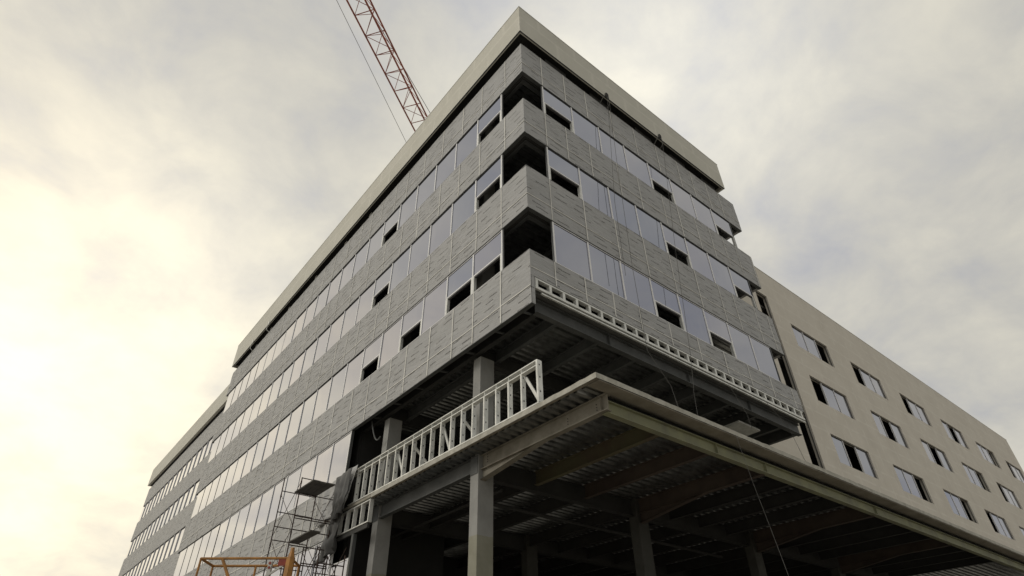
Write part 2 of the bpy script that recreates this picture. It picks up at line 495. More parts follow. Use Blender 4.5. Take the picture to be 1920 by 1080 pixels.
# parapet: overhanging box with sheathing boards, lower edge capped in metal
q = .316
ptop, pbot = 29.61, 27.474
pb = MB()
pb.box((.0, .0, 0), (.001, .001, .001)) if False else None
def slab_ring(mb, x1, y1, zt, zb, th, m):
    mb.box((-q, -q, zb), (x1, -q + th, zt), m)
    mb.box((-q, -q + th + .001, zb), (-q + th, y1, zt), m)
    mb.box((x1 - th, -q + th + .001, zb), (x1, 3.4, zt), m)
    mb.box((-q + th, y1 - th, zb), (8, y1, zt), m)
slab_ring(pb, 15.72, 39.35, ptop, pbot, .12, 'board')
pb.box((-q - .02, -q - .02, ptop), (15.74, -q + .28, ptop + .03), 'galv')
pb.box((-q - .02, -q + .281, ptop), (-q + .28, 39.37, ptop + .03), 'galv')
par = pb.build('parapet', None, BLD)
cp = MB()
cp.box((-q + .002, -q + .002, pbot - .02), (15.71, -q + .06, pbot - .001), 'steel_g')
cp.box((-q + .002, -q + .061, pbot - .02), (-q + .06, 39.34, pbot - .001), 'steel_g')
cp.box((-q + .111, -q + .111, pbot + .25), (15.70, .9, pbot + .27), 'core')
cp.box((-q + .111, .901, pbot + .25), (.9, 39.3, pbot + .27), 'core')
cp.build('soffit', None, par)
# short posts in the gap under the parapet
sp = MB()
y = .7
gap = MB()
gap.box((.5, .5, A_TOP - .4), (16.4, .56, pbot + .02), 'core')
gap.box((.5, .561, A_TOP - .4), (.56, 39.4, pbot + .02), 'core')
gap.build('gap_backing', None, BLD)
for i, x in enumerate([1.55, 4.6, 8.0, 10.9, 13.8]):
    m_ = MB(); m_.box((x, .03, A_TOP + .01), (x + 1.35, .06, pbot + .02))
    m_.build('gap_closure_sheet', 'steel_d', BLD)  # sheets toned dark to paint more shade into the gap
for yy in (14.6, 18.0, 22.6, 27.4, 31.0, 34.3):
    m_ = MB(); m_.box((.06, yy, A_TOP + .01), (.2, yy + .28, pbot + .02))
    m_.build('outrigger_post', 'galv', BLD)

# roof and floor slabs with fluted metal deck underneath
def fluted(x0, x1, y0, y1, zt, name='fluted_deck', mat='deck', parent=None, pitch=.305, dep=.075):
    """galvanised deck, flutes run along x"""
    mb = MB(); prof = []
    y = y0
    while y < y1 - .01:
        prof += [(y, zt - dep), (y + .12, zt - dep), (y + .155, zt), (y + .27, zt)]
        y += pitch
    o = len(mb.v)
    for yy, z in prof:
        mb.v.append((x0, yy, z)); mb.v.append((x1, yy, z))
    for i in range(len(prof) - 1):
        a = 2 * i
        mb.f.append((a, a + 1, a + 3, a + 2)); mb.mi.append(0)
    me = mb.mesh(name, mat)
    return link(name, me, parent or BLD)

def ibeam(axis, a, b, c, zt, dep, bf=.2, tf=.02, tw=.014, mat='steel_g', name='beam', parent=None, hl=0, hdep=0, hside=0, stiff=()):
    """I beam. axis 'x': from x=a to b at y=c ; 'y': from y=a to b at x=c. Optional haunch (tapering web) at one end."""
    mb = MB()
    def B(p, q): mb.box(p, q, mat)
    def T(u, v, z): return (u, c + v, z) if axis == 'x' else (c + v, u, z)
    B(T(a, -bf / 2, zt - tf), T(b, bf / 2, zt))
    B(T(a, -tw / 2, zt - dep + tf), T(b, tw / 2, zt - tf))
    B(T(a, -bf / 2, zt - dep), T(b, bf / 2, zt - dep + tf))
    if hl:
        e = b if hside > 0 else a; s_ = -1 if hside > 0 else 1
        z0 = zt - dep; z1 = zt - dep - hdep
        for v in (-tw / 2, tw / 2):
            mb.quad(T(e, v, z0), T(e + s_ * hl, v, z0), T(e, v, z1), m=mat)
        mb.quad(T(e, -bf / 2, z1), T(e, bf / 2, z1), T(e + s_ * hl, bf / 2, z0 - .002), T(e + s_ * hl, -bf / 2, z0 - .002), m=mat)
        mb.quad(T(e, -bf / 2, z1 + .02), T(e, bf / 2, z1 + .02), T(e + s_ * hl, bf / 2, z0 - .001), T(e + s_ * hl, -bf / 2, z0 - .001), m=mat)
    for u in stiff:
        B(T(u - .006, -bf / 2 + .005, zt - dep + tf), T(u + .006, bf / 2 - .005, zt - tf))
    return mb.build(name, None, parent or BLD)

def floor_slab(z, x0, x1, y0, y1, name='floor_slab', parent=None, th=.12, m='floor'):
    mb = MB(); mb.box((x0, y0, z - th), (x1, y1, z)); return mb.build(name, m, parent or BLD)

for z in (17.2, 21.4, 25.6):
    floor_slab(z, .2, 16.6, .2, 39.4)
    fluted(.2, 16.6, .2, 12, z - .125)
    for x in (.42, 2.6, 4.6, 6.6):
        ibeam('y', .45, 9.5, x, z - .205, .4, mat='steel_g')
    ibeam('x', .3, 16.5, .42, z - .205, .48, mat='steel_g')
rf = MB(); rf.box((.2, .2, 28.9), (16.6, 39.3, 29.1)); rf.build('roof_slab', 'floor', BLD)
rfd = fluted(.3, 15.4, .2, 6, 28.8)
# main floor 3 (first full storey) overhanging soffit
floor_slab(13.0, .17, 16.7, .17, 39.4)
fluted(.2, 16.7, .3, 12.2, 12.875)
ibeam('x', .5, 16.7, .42, 12.80, .50, bf=.22, mat='steel_g', stiff=(3.9, 8.4, 12.6))
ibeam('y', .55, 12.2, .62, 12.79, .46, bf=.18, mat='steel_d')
for i in range(8):
    x = 1.57 + 1.95 * i + (.1 if i > 3 else 0)
    if x < 16.6: ibeam('y', .5, 12.2, x, 12.795, .42, bf=.17, mat='steel_g')
ibeam('y', .5, 12.2, 16.45, 12.79, .5, bf=.2, mat='steel_g')
for yy in (3.85, 10.1):
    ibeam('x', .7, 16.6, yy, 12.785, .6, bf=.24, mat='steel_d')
# outriggers under the left band
for yy in (.65, 2.1, 3.8, 5.5, 7.2, 8.9, 10.6):
    m_ = MB(); m_.bar((.12, yy, 12.33), (.75, yy, 12.43), .07, .05); m_.build('outrigger', 'steel_g', BLD)
m_ = MB(); m_.box((.175, .18, 12.33), (.22, 12.2, 12.95)); m_.build('closure_angle', 'steel_d', BLD)

# columns
def column(x, y, z0, z1, wx=.6, wy=.42, parent=None, m='column'):
    mb = MB(); mb.box((x, y, z0), (x + wx, y + wy, z1)); o = mb.build('column', m, parent or BLD); bevel(o, .012, 2); return o
colx = [.62, 8.0, 15.6]
coly = [3.5, 9.88, 16.2, 22.6, 29, 35.4]
for x in colx:
    for y in coly:
        if x > 1 and y > 17: continue
        column(x, y, 0, 12.2, m='column' if x < 1 else 'column_shade')
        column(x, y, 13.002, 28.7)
# interior core that closes the view through the storeys
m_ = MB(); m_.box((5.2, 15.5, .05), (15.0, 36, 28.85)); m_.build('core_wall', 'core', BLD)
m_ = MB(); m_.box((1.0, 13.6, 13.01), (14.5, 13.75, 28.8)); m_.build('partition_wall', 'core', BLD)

# ------------------------------------------------------------------ windows
wc = {}
def win_meshes(face, w, h, hd, kind, head, sill, dark=False):
    """kind full / half (lower part still without glass). Origin: left jamb of the pane at head height"""
    key = (face, round(w, 3), round(h, 3), kind, head, sill, dark)
    if key in wc: return wc[key]
    f = MB(); mw_ = .07 if not dark else .04
    am = 'alu' if not dark else 'alu_d'
    f.box(P(face, -mw_ / 2, .016, -.001), P(face, mw_ / 2, GD + .05, -h + .001), am)
    f.box(P(face, mw_ / 2, GD - .0, -.001), P(face, w - mw_ / 2, GD + .05, -.03), 'alu' if head else 'alu_d')
    if head: f.box(P(face, mw_ / 2, .024, -.004), P(face, w - mw_ / 2, GD - .001, -.045), 'alu')
    if sill: f.box(P(face, mw_ / 2, .02, -h + .005), P(face, w - mw_ / 2, GD + .05, -h + .05), 'alu')
    else: f.box(P(face, mw_ / 2, GD, -h + .002), P(face, w - mw_ / 2, GD + .05, -h + .03), 'alu_d')
    hp = hd if kind == 'half' else h
    if kind == 'half':
        f.box(P(face, mw_ / 2, .03, -hp - .045), P(face, w - mw_ / 2, GD + .05, -hp + .012), 'alu')
        for uu in (mw_ / 2 + .001, w - mw_ / 2 - .061):
            f.box(P(face, uu, GD - .02, -hp - .046), P(face, uu + .06, GD + .10, -h + .06), 'galv')
        f.box(P(face, mw_ / 2 + .062, GD + .0, -hp - .046), P(face, w - mw_ / 2 - .062, GD + .09, -hp - .10), 'alu_d')
    fm = f.mesh('window_frame')
    p = MB(); p.box(P(face, mw_ / 2, GD + .005, -.031), P(face, w - mw_ / 2, GD + .03, -hp + (.03 if kind != 'half' else .013)))
    pm = p.mesh('window_pane', 'glass')
    wc[key] = (fm, pm)
    return wc[key]
nwin = [0]
def window(face, u, w, zh, h, kind='full', hd=1.1, head=False, sill=False, parent=None, off=(0, 0), dark=False):
    fm, pm = win_meshes(face, w, h, hd, kind, head, sill, dark)
    o = link('window', fm, parent or BLD, P(face, u, 0, zh, off))
    pn = link('pane', pm, o)
    a, b = random.uniform(-.25, .25), random.uniform(-.2, .2)
    pn.rotation_euler = (R(a), R(a * .3), R(b)) if face == 'R' else (R(a * .3), R(a), R(b))
    nwin[0] += 1
    return o
H = FL - SP
open_R = {0: (0, 4, 7), 1: (0, 4, 7), 2: (3, 5)}
open_L = {0: (0, 5), 1: (0, 5), 2: (0, 1, 3, 5)}
far = MB()          # the smallest ones, beyond the hundred that show largest
def far_window(u, w, zt, h, dark=False):
    far.box((.028, u - .02, zt - .001), (GD + .05, u + .02, zt - h + .001), 'alu_d' if dark else 'alu')
    far.box((GD + .005, u + .031, zt - .03), (GD + .03, u + w - .031, zt - h + .03), 'glass')
    far.box((GD, u + .031, zt - .001), (GD + .05, u + w - .031, zt - .03), 'alu_d')
    far.box((GD, u + .031, zt - h + .03), (GD + .05, u + w - .031, zt - h), 'alu_d')
for k in range(3):
    zh = LV[k][0]
    zh_ = zh - .02
    hgt = zh_ - LV[k + 1][1] - .014
    for i in range(8):
        window('R', GX[i], 1.797, zh_, hgt, 'half' if i in open_R[k] else 'full', head=(k == 2), sill=(k == 2))
    for i in range(21):
        if i < 14 + k: window('L', GY[i], 1.785, zh_, hgt, 'half' if i in open_L[k] else 'full', head=(k == 2 and i < 6), sill=(k >= 1 and i < 8), dark=False)
        else: far_window(GY[i], 1.785, zh_, hgt, dark=(i > 16))
    # closing jambs at the open corners
    for a, b in ((P('R', GX[0] - .085, .03, zh_), P('R', GX[0] - .05, .07, zh_ - hgt)), (P('L', GY[0] - .085, .03, zh_), P('L', GY[0] - .05, .07, zh_ - hgt)),
                 (P('R', GX[8] - .03, .02, zh_), P('R', GX[8] + .035, .14, zh_ - hgt))):
        m_ = MB(); m_.box(a, b); m_.build('corner_jamb', 'steel_g', BLD)
    m_ = MB()       # metal lip inside the open corner
    m_.box((.175, .175, zh - .03), (GX[0] + .2, .26, zh + .05), 'steel_d')
    m_.box((.175, .261, zh - .03), (.26, GY[0] + .2, zh + .05), 'steel_d')
    m_.box((.3, .3, zh + .0), (GX[0] + .4, .36, zh + .08), 'steel_g')
    m_.box((.3, .361, zh + .0), (.36, GY[0] + .4, zh + .08), 'steel_g')
    m_.build('corner_track', None, BLD)
cnt = nwin[0]
zh_ = LV[3][0] - .02
hgt = zh_ - 10.15 - .014
for i in range(6, 21):
    if i < 16: window('L', GY[i], 1.785, zh_, hgt, 'full', head=True, sill=(i < 10))
    else: far_window(GY[i], 1.785, zh_, hgt, dark=True)
zh_ = 7.86
for i in range(6, 21):
    if i < 14: window('L', GY[i] if i > 6 else GY[6] + .0, 1.785, zh_, 3.84, 'full', head=True, sill=True)
    else: far_window(GY[i], 1.785, zh_, 3.84)
window('L', 10.7, 1.45, 6.78, 2.76, 'full', head=True, sill=True)
fw = far.build('window', None, BLD)
fw['kind'] = 'stuff'
print('windows', nwin[0])

# ------------------------------------------------------------------ low stud frame under the right band
st = MB()
st.box((.19, .0, 13.31), (16.75, .15, 13.372)); st.box((.19, .0, 13.0), (16.75, .15, 13.035))
tr = st.build('stud_frame', 'galv', BLD)
smesh = None
x = .205
i = 0
m_ = MB(); m_.box((-.02, .004, 13.036), (.02, .146, 13.309)); m_.box((.02, .004, 13.036), (.09, .012, 13.309)); sm = m_.mesh('stud', 'galv')
while x < 16.7:
    link('stud', sm, tr, (x + .02, 0, 0)); x += .605
m_ = MB(); m_.box((.45, -.006, 12.80), (16.72, .06, 12.85)); m_.box((.19, -.012, 12.93), (16.74, .05, 12.985)); m_.build('edge_angle', 'galv', BLD)
m_ = MB(); m_.box((.2, .42, 13.005), (16.7, .44, 14.4)); m_.build('shade_backing', 'black', BLD)  # black sheet paints the shade seen through the stud openings

# ------------------------------------------------------------------ second level deck (projects past the corner)
DX1 = 60.0
DK = 8.8
Y0 = -2.3
mb = MB()
mb.box((.02, Y0 + .02, 8.69), (DX1, 20, DK)); dk = mb.build('deck_slab', 'conc', BLD)
mb = MB()
def edge(mbx, p, q_, n):      # slightly uneven concrete edge
    pass
rn_ = random.Random(3)
def strip(f0, f1, n):
    o = len(mb.v)
    for i in range(n + 1):
        t = i / n
        j = rn_.uniform(-.007, .007); k = rn_.uniform(-.01, .008)
        p = [f0[a] + (f1[a] - f0[a]) * t for a in (0, 1)]
        ox, oy = (j, 0) if f0[0] == f1[0] else (0, j)
        mb.v += [(p[0] + ox, p[1] + oy, 8.655), (p[0] + ox, p[1] + oy, DK + .004 + k), (p[0] + ox + (.05 if f0[0] == f1[0] else 0), p[1] + oy + (0 if f0[0] == f1[0] else .05), DK + .006 + k)]
    for i in range(n):
        a = o + 3 * i
        mb.f += [(a, a + 1, a + 4, a + 3), (a + 1, a + 2, a + 5, a + 4)]; mb.mi += [mb.mat('edge')] * 2
strip((0, Y0), (0, 9.45), 60); strip((0, Y0), (DX1, Y0), 240)
mb.build('slab_edge', None, BLD)
mb = MB()
mb.box((.12, Y0 + .02, 8.62), (DX1, Y0 + .42, 8.645)); mb.build('edge_plate', 'plate', BLD)
mb = MB()
mb.box((.02, Y0 + .02, 8.648), (.11, 9.4, 8.685)); mb.build('edge_plate', 'plate', BLD)
fluted(.12, DX1, Y0 + .51, 20, 8.685)
ibeam('y', -1.9, 3.5, .80, 8.60, .46, bf=.2, mat='steel_b', hl=2.9, hdep=.33, hside=1, stiff=(-1.7,))
ibeam('y', 3.92, 9.9, .72, 8.60, .50, bf=.2, mat='steel_g')
ibeam('y', 10.3, 16, .72, 8.60, .50, bf=.2, mat='steel_g')
ibeam('x', .82, DX1, -1.74, 8.47, .36, bf=.2, mat='steel_o', stiff=(5.6, 8.25, 16))
m_ = MB(); m_.box((.95, -1.70, 8.472), (DX1, -1.68, 8.608)); m_.build('shade_strip', 'core', BLD)  # near-black strip, painted shade between deck and olive beam
ibeam('y', -1.69, 3.6, 3.1, 8.60, .46, bf=.17, mat='steel_o_shade')
ibeam('y', -1.69, 3.6, 5.42, 8.60, .46, bf=.17, mat='steel_b_shade')
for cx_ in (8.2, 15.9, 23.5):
    ibeam('y', -1.69, 3.5, cx_, 8.60, .52, bf=.2, mat='steel_b_shade', hl=3.0, hdep=.36, hside=1)
for x in (10.1, 12.0, 13.9, 18, 19.9, 21.8, 25.6, 27.5, 29.5):
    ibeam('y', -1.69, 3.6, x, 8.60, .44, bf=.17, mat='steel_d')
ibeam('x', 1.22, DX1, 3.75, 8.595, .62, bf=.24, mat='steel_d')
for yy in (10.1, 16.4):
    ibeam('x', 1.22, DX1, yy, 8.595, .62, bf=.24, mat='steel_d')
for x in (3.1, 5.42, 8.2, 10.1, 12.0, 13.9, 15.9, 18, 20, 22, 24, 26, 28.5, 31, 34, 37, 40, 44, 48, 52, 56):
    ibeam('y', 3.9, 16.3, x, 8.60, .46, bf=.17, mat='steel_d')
for x in (23.2, 30.8):
    for y in (3.5, 9.88): column(x, y, 0, 8.0, m='column_shade')
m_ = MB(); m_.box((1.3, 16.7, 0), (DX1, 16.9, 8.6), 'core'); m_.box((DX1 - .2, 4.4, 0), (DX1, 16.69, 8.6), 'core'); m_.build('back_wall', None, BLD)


for cy_, z_ in ((-1.5, 8.32), (-.4, 8.32), (3.25, 8.45)):
    bm_ = MB()
    for k in range(4): bm_.tube((.775, cy_, z_ - .12 + k * .08), (.792, cy_, z_ - .12 + k * .08), .016, 6)
    bm_.build('bolt_row', 'steel_d', BLD)
for yy in (3.5, 9.88):
    sp_ = MB(); sp_.box((.60, yy + .02, 8.02), (.619, yy + .40, 8.6)); sp_.build('shear_plate', 'steel_g', BLD)

# stud knee wall standing on the deck edge
kw = MB()
kw.box((-.005, -.12, 10.155), (.15, 11.4, 10.185)); kw.box((-.005, -.12, 9.99), (.15, 11.4, 10.02)); kw.box((-.005, -.12, DK + .006), (.15, 11.4, DK + .045))
knee = kw.build('knee_wall', 'galv', BLD)
m_ = MB()
m_.box((-.004, -.02, DK + .045), (.15, .002, 9.99)); m_.box((-.004, .003, DK + .045), (.012, .04, 9.99)); m_.box((.134, .003, DK + .045), (.15, .05, 9.99))
m_.box((-.004, -.015, 10.02), (.14, .0, 10.155))
m_.mats = ['galv', 'black']
for z in (9.12, 9.55, 9.86):
    k0 = len(m_.f); m_.box((.05, -.024, z), (.085, -.0205, z + .05)); m_.mi[k0:] = [1] * 6
sm = m_.mesh('stud')
hl_ = []
yy = .605
while yy < 11.3:
    link('stud', sm, knee, (0, yy, 0)); yy += .605
m_ = MB(); m_.box((-.008, -.13, DK + .045), (.17, -.095, 10.17), 'galv'); m_.box((-.008, -.094, DK + .045), (.0, -.06, 10.17), 'galv')
for z in (9.15, 9.6, 10.0): m_.box((.05, -.134, z), (.09, -.129, z + .045), 'black')
m_.build('end_stud', None, knee)
for a, b in (((.14, .55, 9.9), (.14, .0, 8.95)), ((.3, 3.95, 9.85), (.95, 3.5, 8.85)), ((.3, 6.95, 9.85), (.95, 6.5, 8.85)), ((.14, 4.9, 9.9), (.14, 4.45, 8.95)), ((.14, 7.9, 9.9), (.14, 7.4, 8.95)),):
    m_ = MB(); m_.bar(a, b, .09, .04, side=(1, 0, 0)); m_.build('kicker', 'galv', knee)
# frame hanging below the deck at the far end
lf = MB()
for z in (8.585, 7.80): lf.box((-.005, 9.43, z - .02), (.15, 12.1, z + .02))
low = lf.build('hanging_stud_frame', 'galv', BLD)
m_ = MB(); m_.box((-.004, -.02, 7.82), (.15, .0, 8.565)); m_.box((-.004, .001, 7.82), (.01, .035, 8.565)); sm = m_.mesh('stud', 'galv')
for yy in (9.46, 10.1, 10.72, 11.33, 11.95): link('stud', sm, low, (0, yy, 0))
m_ = MB(); m_.box((.03, 9.5, 7.60), (.12, 12.1, 7.77)); m_.build('lintel', 'steel_d', BLD)
m_ = MB(); m_.box((.02, 10.52, 0), (.16, 10.68, 7.59)); m_.build('post', 'steel_g', BLD)
m_ = MB(); m_.box((.02, 12.15, 7.8), (.14, 12.24, 12.25)); m_.build('post', 'steel_g', BLD)
m_ = MB(); m_.box((.5, 12.3, .0), (.6, 15.4, 12.7)); m_.box((.6, 12.25, 0), (5.2, 12.35, 12.7)); m_.build('partition_wall', 'core', BLD)
# flexible conduit loop hanging under the band
pts = []
for i in range(13):
    t = i / 12
    pts.append((.35, 11.0 - 1.0 * t, 12.35 - 1.1 * math.sin(t * math.pi * .62) ** 1.0))
m_ = MB(); m_.path(pts, .03, 8); m_.build('conduit', 'steel_g', BLD)
# pipes and duct runs under the deck
m_ = MB(); m_.tube((1.3, 5.4, 7.9), (16, 5.4, 7.9), .06, 8); m_.tube((2.2, 4.3, 8.0), (2.2, 15, 8.0), .05, 8); m_.build('pipe', 'steel_d', BLD)
m_ = MB(); m_.box((12.6, 1.0, 12.08), (14.2, 1.75, 12.16), 'galv'); m_.box((12.75, 1.1, 12.16), (14.05, 1.65, 12.24), 'steel_g')
for a in (12.8, 14.0):
    m_.tube((a, 1.38, 12.24), (a, 1.38, 12.86), .008, 4, 'rope')
m_.build('ceiling_unit', None, BLD)

# ------------------------------------------------------------------ loose wrap hanging over the knee wall
def cloth(name, corners, nu, nv, fold, seed, parent=None, mat='wrap', amp=.12):
    a, b, c, d = [Vector(p) for p in corners]     # a-b top edge, d-c bottom edge
    mb = MB(); mb.mat(mat)
    nrm = (b - a).cross(d - a).normalized()
    for i in range(nu + 1):
        for j in range(nv + 1):
            s, t = i / nu, j / nv
            p = a.lerp(b, s).lerp(d.lerp(c, s), t)
            k = amp * (.25 + .75 * t)
            p = p + nrm * (math.sin(s * fold * 6.28 + t * 1.7 + seed) * k + noise.noise(Vector((s * 4, t * 5, seed))) * k * 1.3)
            p.z += noise.noise(Vector((s * 6, seed, t * 2))) * .10 * t
            mb.v.append(tuple(p))
    for i in range(nu):
        for j in range(nv):
            q0 = i * (nv + 1) + j
            mb.f.append((q0, q0 + nv + 1, q0 + nv + 2, q0 + 1)); mb.mi.append(0)
    me = mb.mesh(name, mat)
    for p_ in me.polygons: p_.use_smooth = True
    o = link(name, me, parent)
    sl = o.modifiers.new('solid', 'SOLIDIFY'); sl.thickness = .006
    return o
fl = empty('loose_sheeting', (-.1, 11.5, 7.2))
tag(fl, 'loose grey sheeting draped over the end of the stud wall beside the scaffold', 'sheeting')
off = Vector((.1, -11.5, -7.2))
def sh(pts): return [Vector(p) + off for p in pts]
cloth('sheet', sh([(-.04, 14.2, 10.17), (-.12, 10.74, 10.27), (-.34, 10.85, 8.8), (-.06, 13.9, 8.5)]), 34, 20, 4.2, 1.0, fl, amp=.07)
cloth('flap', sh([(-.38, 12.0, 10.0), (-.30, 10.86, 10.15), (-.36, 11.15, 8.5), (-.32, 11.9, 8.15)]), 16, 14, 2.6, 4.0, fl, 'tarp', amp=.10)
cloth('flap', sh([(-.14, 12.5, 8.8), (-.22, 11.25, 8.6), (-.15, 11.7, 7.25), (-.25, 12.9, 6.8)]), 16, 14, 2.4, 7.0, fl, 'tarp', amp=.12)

# ------------------------------------------------------------------ right wing
WG = empty('building_wing', (17, 3.5, 0))
tag(WG, 'beige sheathed building wing set back to the right with dark window openings', 'building')
WY, WX0, WX1, WT = 0.0, 0.0, 62.0, 28.75
def wing_wall():
    """wall at y=3.5 pierced by openings: list of (x0,x1,z0,z1)"""
    ops = [(7.2, 8.72, 13.5, 26.15)]
    x = 11.2
    while x < 57:
        for zt in (24.87, 20.67, 16.47):
            ops.append((x, x + 5.2, zt - 1.9, zt))
        x += 8.9
    xs = sorted(set([0, WX1] + [v for o in ops for v in o[:2]]))
    zs = sorted(set([13.4, WT] + [v for o in ops for v in o[2:]]))
    mb = MB()
    for a, b in zip(xs, xs[1:]):
        for c, d in zip(zs, zs[1:]):
            cx, cz = (a + b) / 2, (c + d) / 2
            if any(o[0] < cx < o[1] and o[2] < cz < o[3] for o in ops): continue
            mb.box((a, 0, c), (b, .3, d), 'board2')
    # merge coplanar inner faces away by removing doubles later
    w = mb.build('wall', None, WG)
    import bmesh
    bm = bmesh.new(); bm.from_mesh(w.data)
    bmesh.ops.remove_doubles(bm, verts=bm.verts, dist=1e-4)
    # drop interior faces shared by two boxes
    seen = {}
    for f in bm.faces:
        kk = tuple(round(v, 3) for v in f.calc_center_median()); seen.setdefault(kk, []).append(f)
    dele = [f for l in seen.values() if len(l) > 1 for f in l]
    bmesh.ops.delete(bm, geom=dele, context='FACES')
    bm.to_mesh(w.data); bm.free()
    for o in ops:
        m_ = MB()
        t = .05
        m_.box((o[0], .10, o[2]), (o[0] + t, .16, o[3]), 'alu_d'); m_.box((o[1] - t, .10, o[2]), (o[1], .16, o[3]), 'alu_d')
        m_.box((o[0] + t, .10, o[3] - t), (o[1] - t, .16, o[3]), 'alu_d'); m_.box((o[0] + t, .10, o[2]), (o[1] - t, .16, o[2] + t), 'alu_d')
        wf = m_.build('window', None, WG)
        if o[1] - o[0] > 3:
            m_ = MB()
            for kx in (1, 2):
                m_ = MB(); m_.box((o[0] + (o[1] - o[0]) * kx / 3 - .03, .08, o[2] + .051), (o[0] + (o[1] - o[0]) * kx / 3 + .03, .18, o[3] - .051)); m_.build('mullion', 'alu', wf)
            wb = (o[1] - o[0]) / 3
            for kx in range(3):
                if (int(o[0] * 7) + int(o[2]) + kx) % 3 == 0: continue
                m_ = MB(); m_.box((o[0] + wb * kx + .055, .12, o[2] + .052), (o[0] + wb * (kx + 1) - .055, .14, o[3] - .052)); m_.build('pane', 'glass', wf)
wing_wall()
m_ = MB(); m_.box((-.02, -.03, WT), (WX1, .35, WT + .03), 'galv'); m_.build('coping', None, WG)
m_ = MB(); m_.box((0, .31, 13.4), (.3, 16, WT), 'board2'); m_.box((WX1 - .3, .31, 13.4), (WX1, 16, WT), 'board2'); m_.box((.31, 15.7, 13.4), (WX1 - .31, 16, WT), 'board2')
m_.build('wall', None, WG)
m_ = MB(); m_.box((.31, .8, 28.2), (WX1 - .31, 15.6, 28.4)); m_.build('roof_slab', 'floor', WG)
for z in (17.2, 21.4, 25.6):
    m_ = MB(); m_.box((.31, .5, z - .15), (WX1 - .31, 15.6, z)); m_.build('floor_slab', 'floor', WG)
m_ = MB(); m_.box((.31, 3.5, 13.4), (WX1 - .31, 3.6, 28.1)); m_.build('partition_wall', 'core', WG)
m_ = MB(); m_.box((0, .2, 12.85), (WX1, 16, 13.0)); m_.build('floor_slab', 'floor', WG)
st = MB(); st.box((0, .0, 13.34), (WX1, .15, 13.395)); st.box((0, .0, 13.0), (WX1, .15, 13.03)); trw = st.build('stud_frame', 'galv', WG)
m_ = MB(); m_.box((-.02, .004, 13.031), (.02, .146, 13.339)); sm = m_.mesh('stud', 'galv')
xx = .1
while xx < WX1: link('stud', sm, trw, (xx, 0, 0)); xx += .605
m_ = MB(); m_.box((0, .4, 13.001), (WX1, .42, 13.6)); m_.build('shade_backing', 'black', WG)  # black sheet, painted shade behind the wing studs
ibeam('x', 0, WX1, .45, 12.84, .5, mat='steel_g', parent=WG)
for xx in (1.2, 6.5, 14.1, 21.8, 29.4):
    ibeam('y', .6, 15, xx, 12.835, .46, mat='steel_g', parent=WG)
    column(xx, 1.0, 8.81, 12.3, parent=WG)
    if xx < 17: pass

# ------------------------------------------------------------------ far left wing
LW = empty('building_wing', (1.75, 43, 0))
tag(LW, 'far wing at the left end of the building with the same overhanging beige parapet', 'building')
m_ = MB(); m_.box((-.32, 0, pbot), (-.07, 34, ptop), 'board'); m_.box((-.069, 0, pbot), (12, .25, ptop), 'board'); m_.build('parapet', None, LW)
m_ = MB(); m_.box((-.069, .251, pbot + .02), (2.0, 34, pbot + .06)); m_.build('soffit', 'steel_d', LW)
m_ = MB(); m_.box((.8, .6, 0), (1.0, 33.8, pbot)); m_.box((1.01, .6, 0), (12, .8, pbot)); m_.build('inner_wall', 'core', LW)
for k, (z0, z1) in enumerate(LV + [(7.88, 10.15)]):
    mb = MB(); mb.box((0, .05, z0), (.17, 33.9, z1), 'wrap'); mb.box((.171, .05, z0), (11.9, .22, z1), 'wrap')
    u = 1.0
    while u < 33: mb.box((-.01, u, z0 + .02), (-.001, u + .04, z1 - .02), 'tape'); u += 1.785
    mb.box((-.01, .06, z0 + .66), (-.001, 33.8, z0 + .70), 'tape') if False else None
    mb.build('spandrel_wrap', None, LW)
    zt = z0 - .002; zb = (LV + [(7.88, 10.15)])[k + 1][1] + .002 if k < 4 else 4.0
    w_ = MB()
    u = .4
    while u < 33.4:
        w_.box((.02, u - .03, zb), (.14, u + .03, zt), 'alu'); w_.box((.09, u + .031, zb), (.12, u + 1.754, zt), 'glass'); u += 1.785
    w_.build('window_ribbon', None, LW)

# link between main block and far wing
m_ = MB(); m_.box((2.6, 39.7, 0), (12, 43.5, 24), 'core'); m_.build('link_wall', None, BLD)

# ------------------------------------------------------------------ hoist ropes and clamps on the parapet
def rope(name, pts, label, group, r=.009):
    base = Vector(pts[-1])
    m_ = MB(); m_.path([Vector(p) - base for p in pts], r, 5)
    o = m_.build(name, 'rope', None, base); tag(o, label, 'rope', group); return o
def clamp(x, label):
    t = empty('rope_clamp', (x, -q, pbot)); tag(t, label, 'clamp', 'rope clamps under the parapet edge')
    m_ = MB(); m_.box((-.08, -.05, .02), (.08, -.002, .22)); m_.box((-.08, -.05, -.12), (.08, .02, .019)); m_.build('plate', 'steel_d', t)
    m_ = MB()
    pts = [(math.cos(a) * .1, -.06, .12 + math.sin(a) * .14) for a in [i * math.pi / 6 for i in range(13)]]
    m_.path(pts, .02, 5); m_.build('hook', 'steel_d', t)
    m_ = MB(); m_.path([(-.1, -.05, .08), (-.32, .0, -.35), (-.30, .25, -.55)], .022, 5); m_.path([(.1, -.05, .06), (.22, .05, -.35), (.2, .26, -.55)], .015, 5); m_.build('strap', 'rope', t)
clamp(5.45, 'dark rope clamp hooked under the parapet, nearer the front corner')
clamp(9.65, 'dark rope clamp hooked under the parapet, halfway along the right side')
G_ = 'thin ropes hanging down the right side of the building'
rope('hanging_rope', [(5.5, -.42, 27.35), (5.2, -.40, 22), (5.0, -.38, 16), (5.02, -.37, 12.2), (5.95, -.42, 11.1), (6.0, -.6, 9.6)], 'thin grey rope from the near parapet clamp down past the soffit', G_)
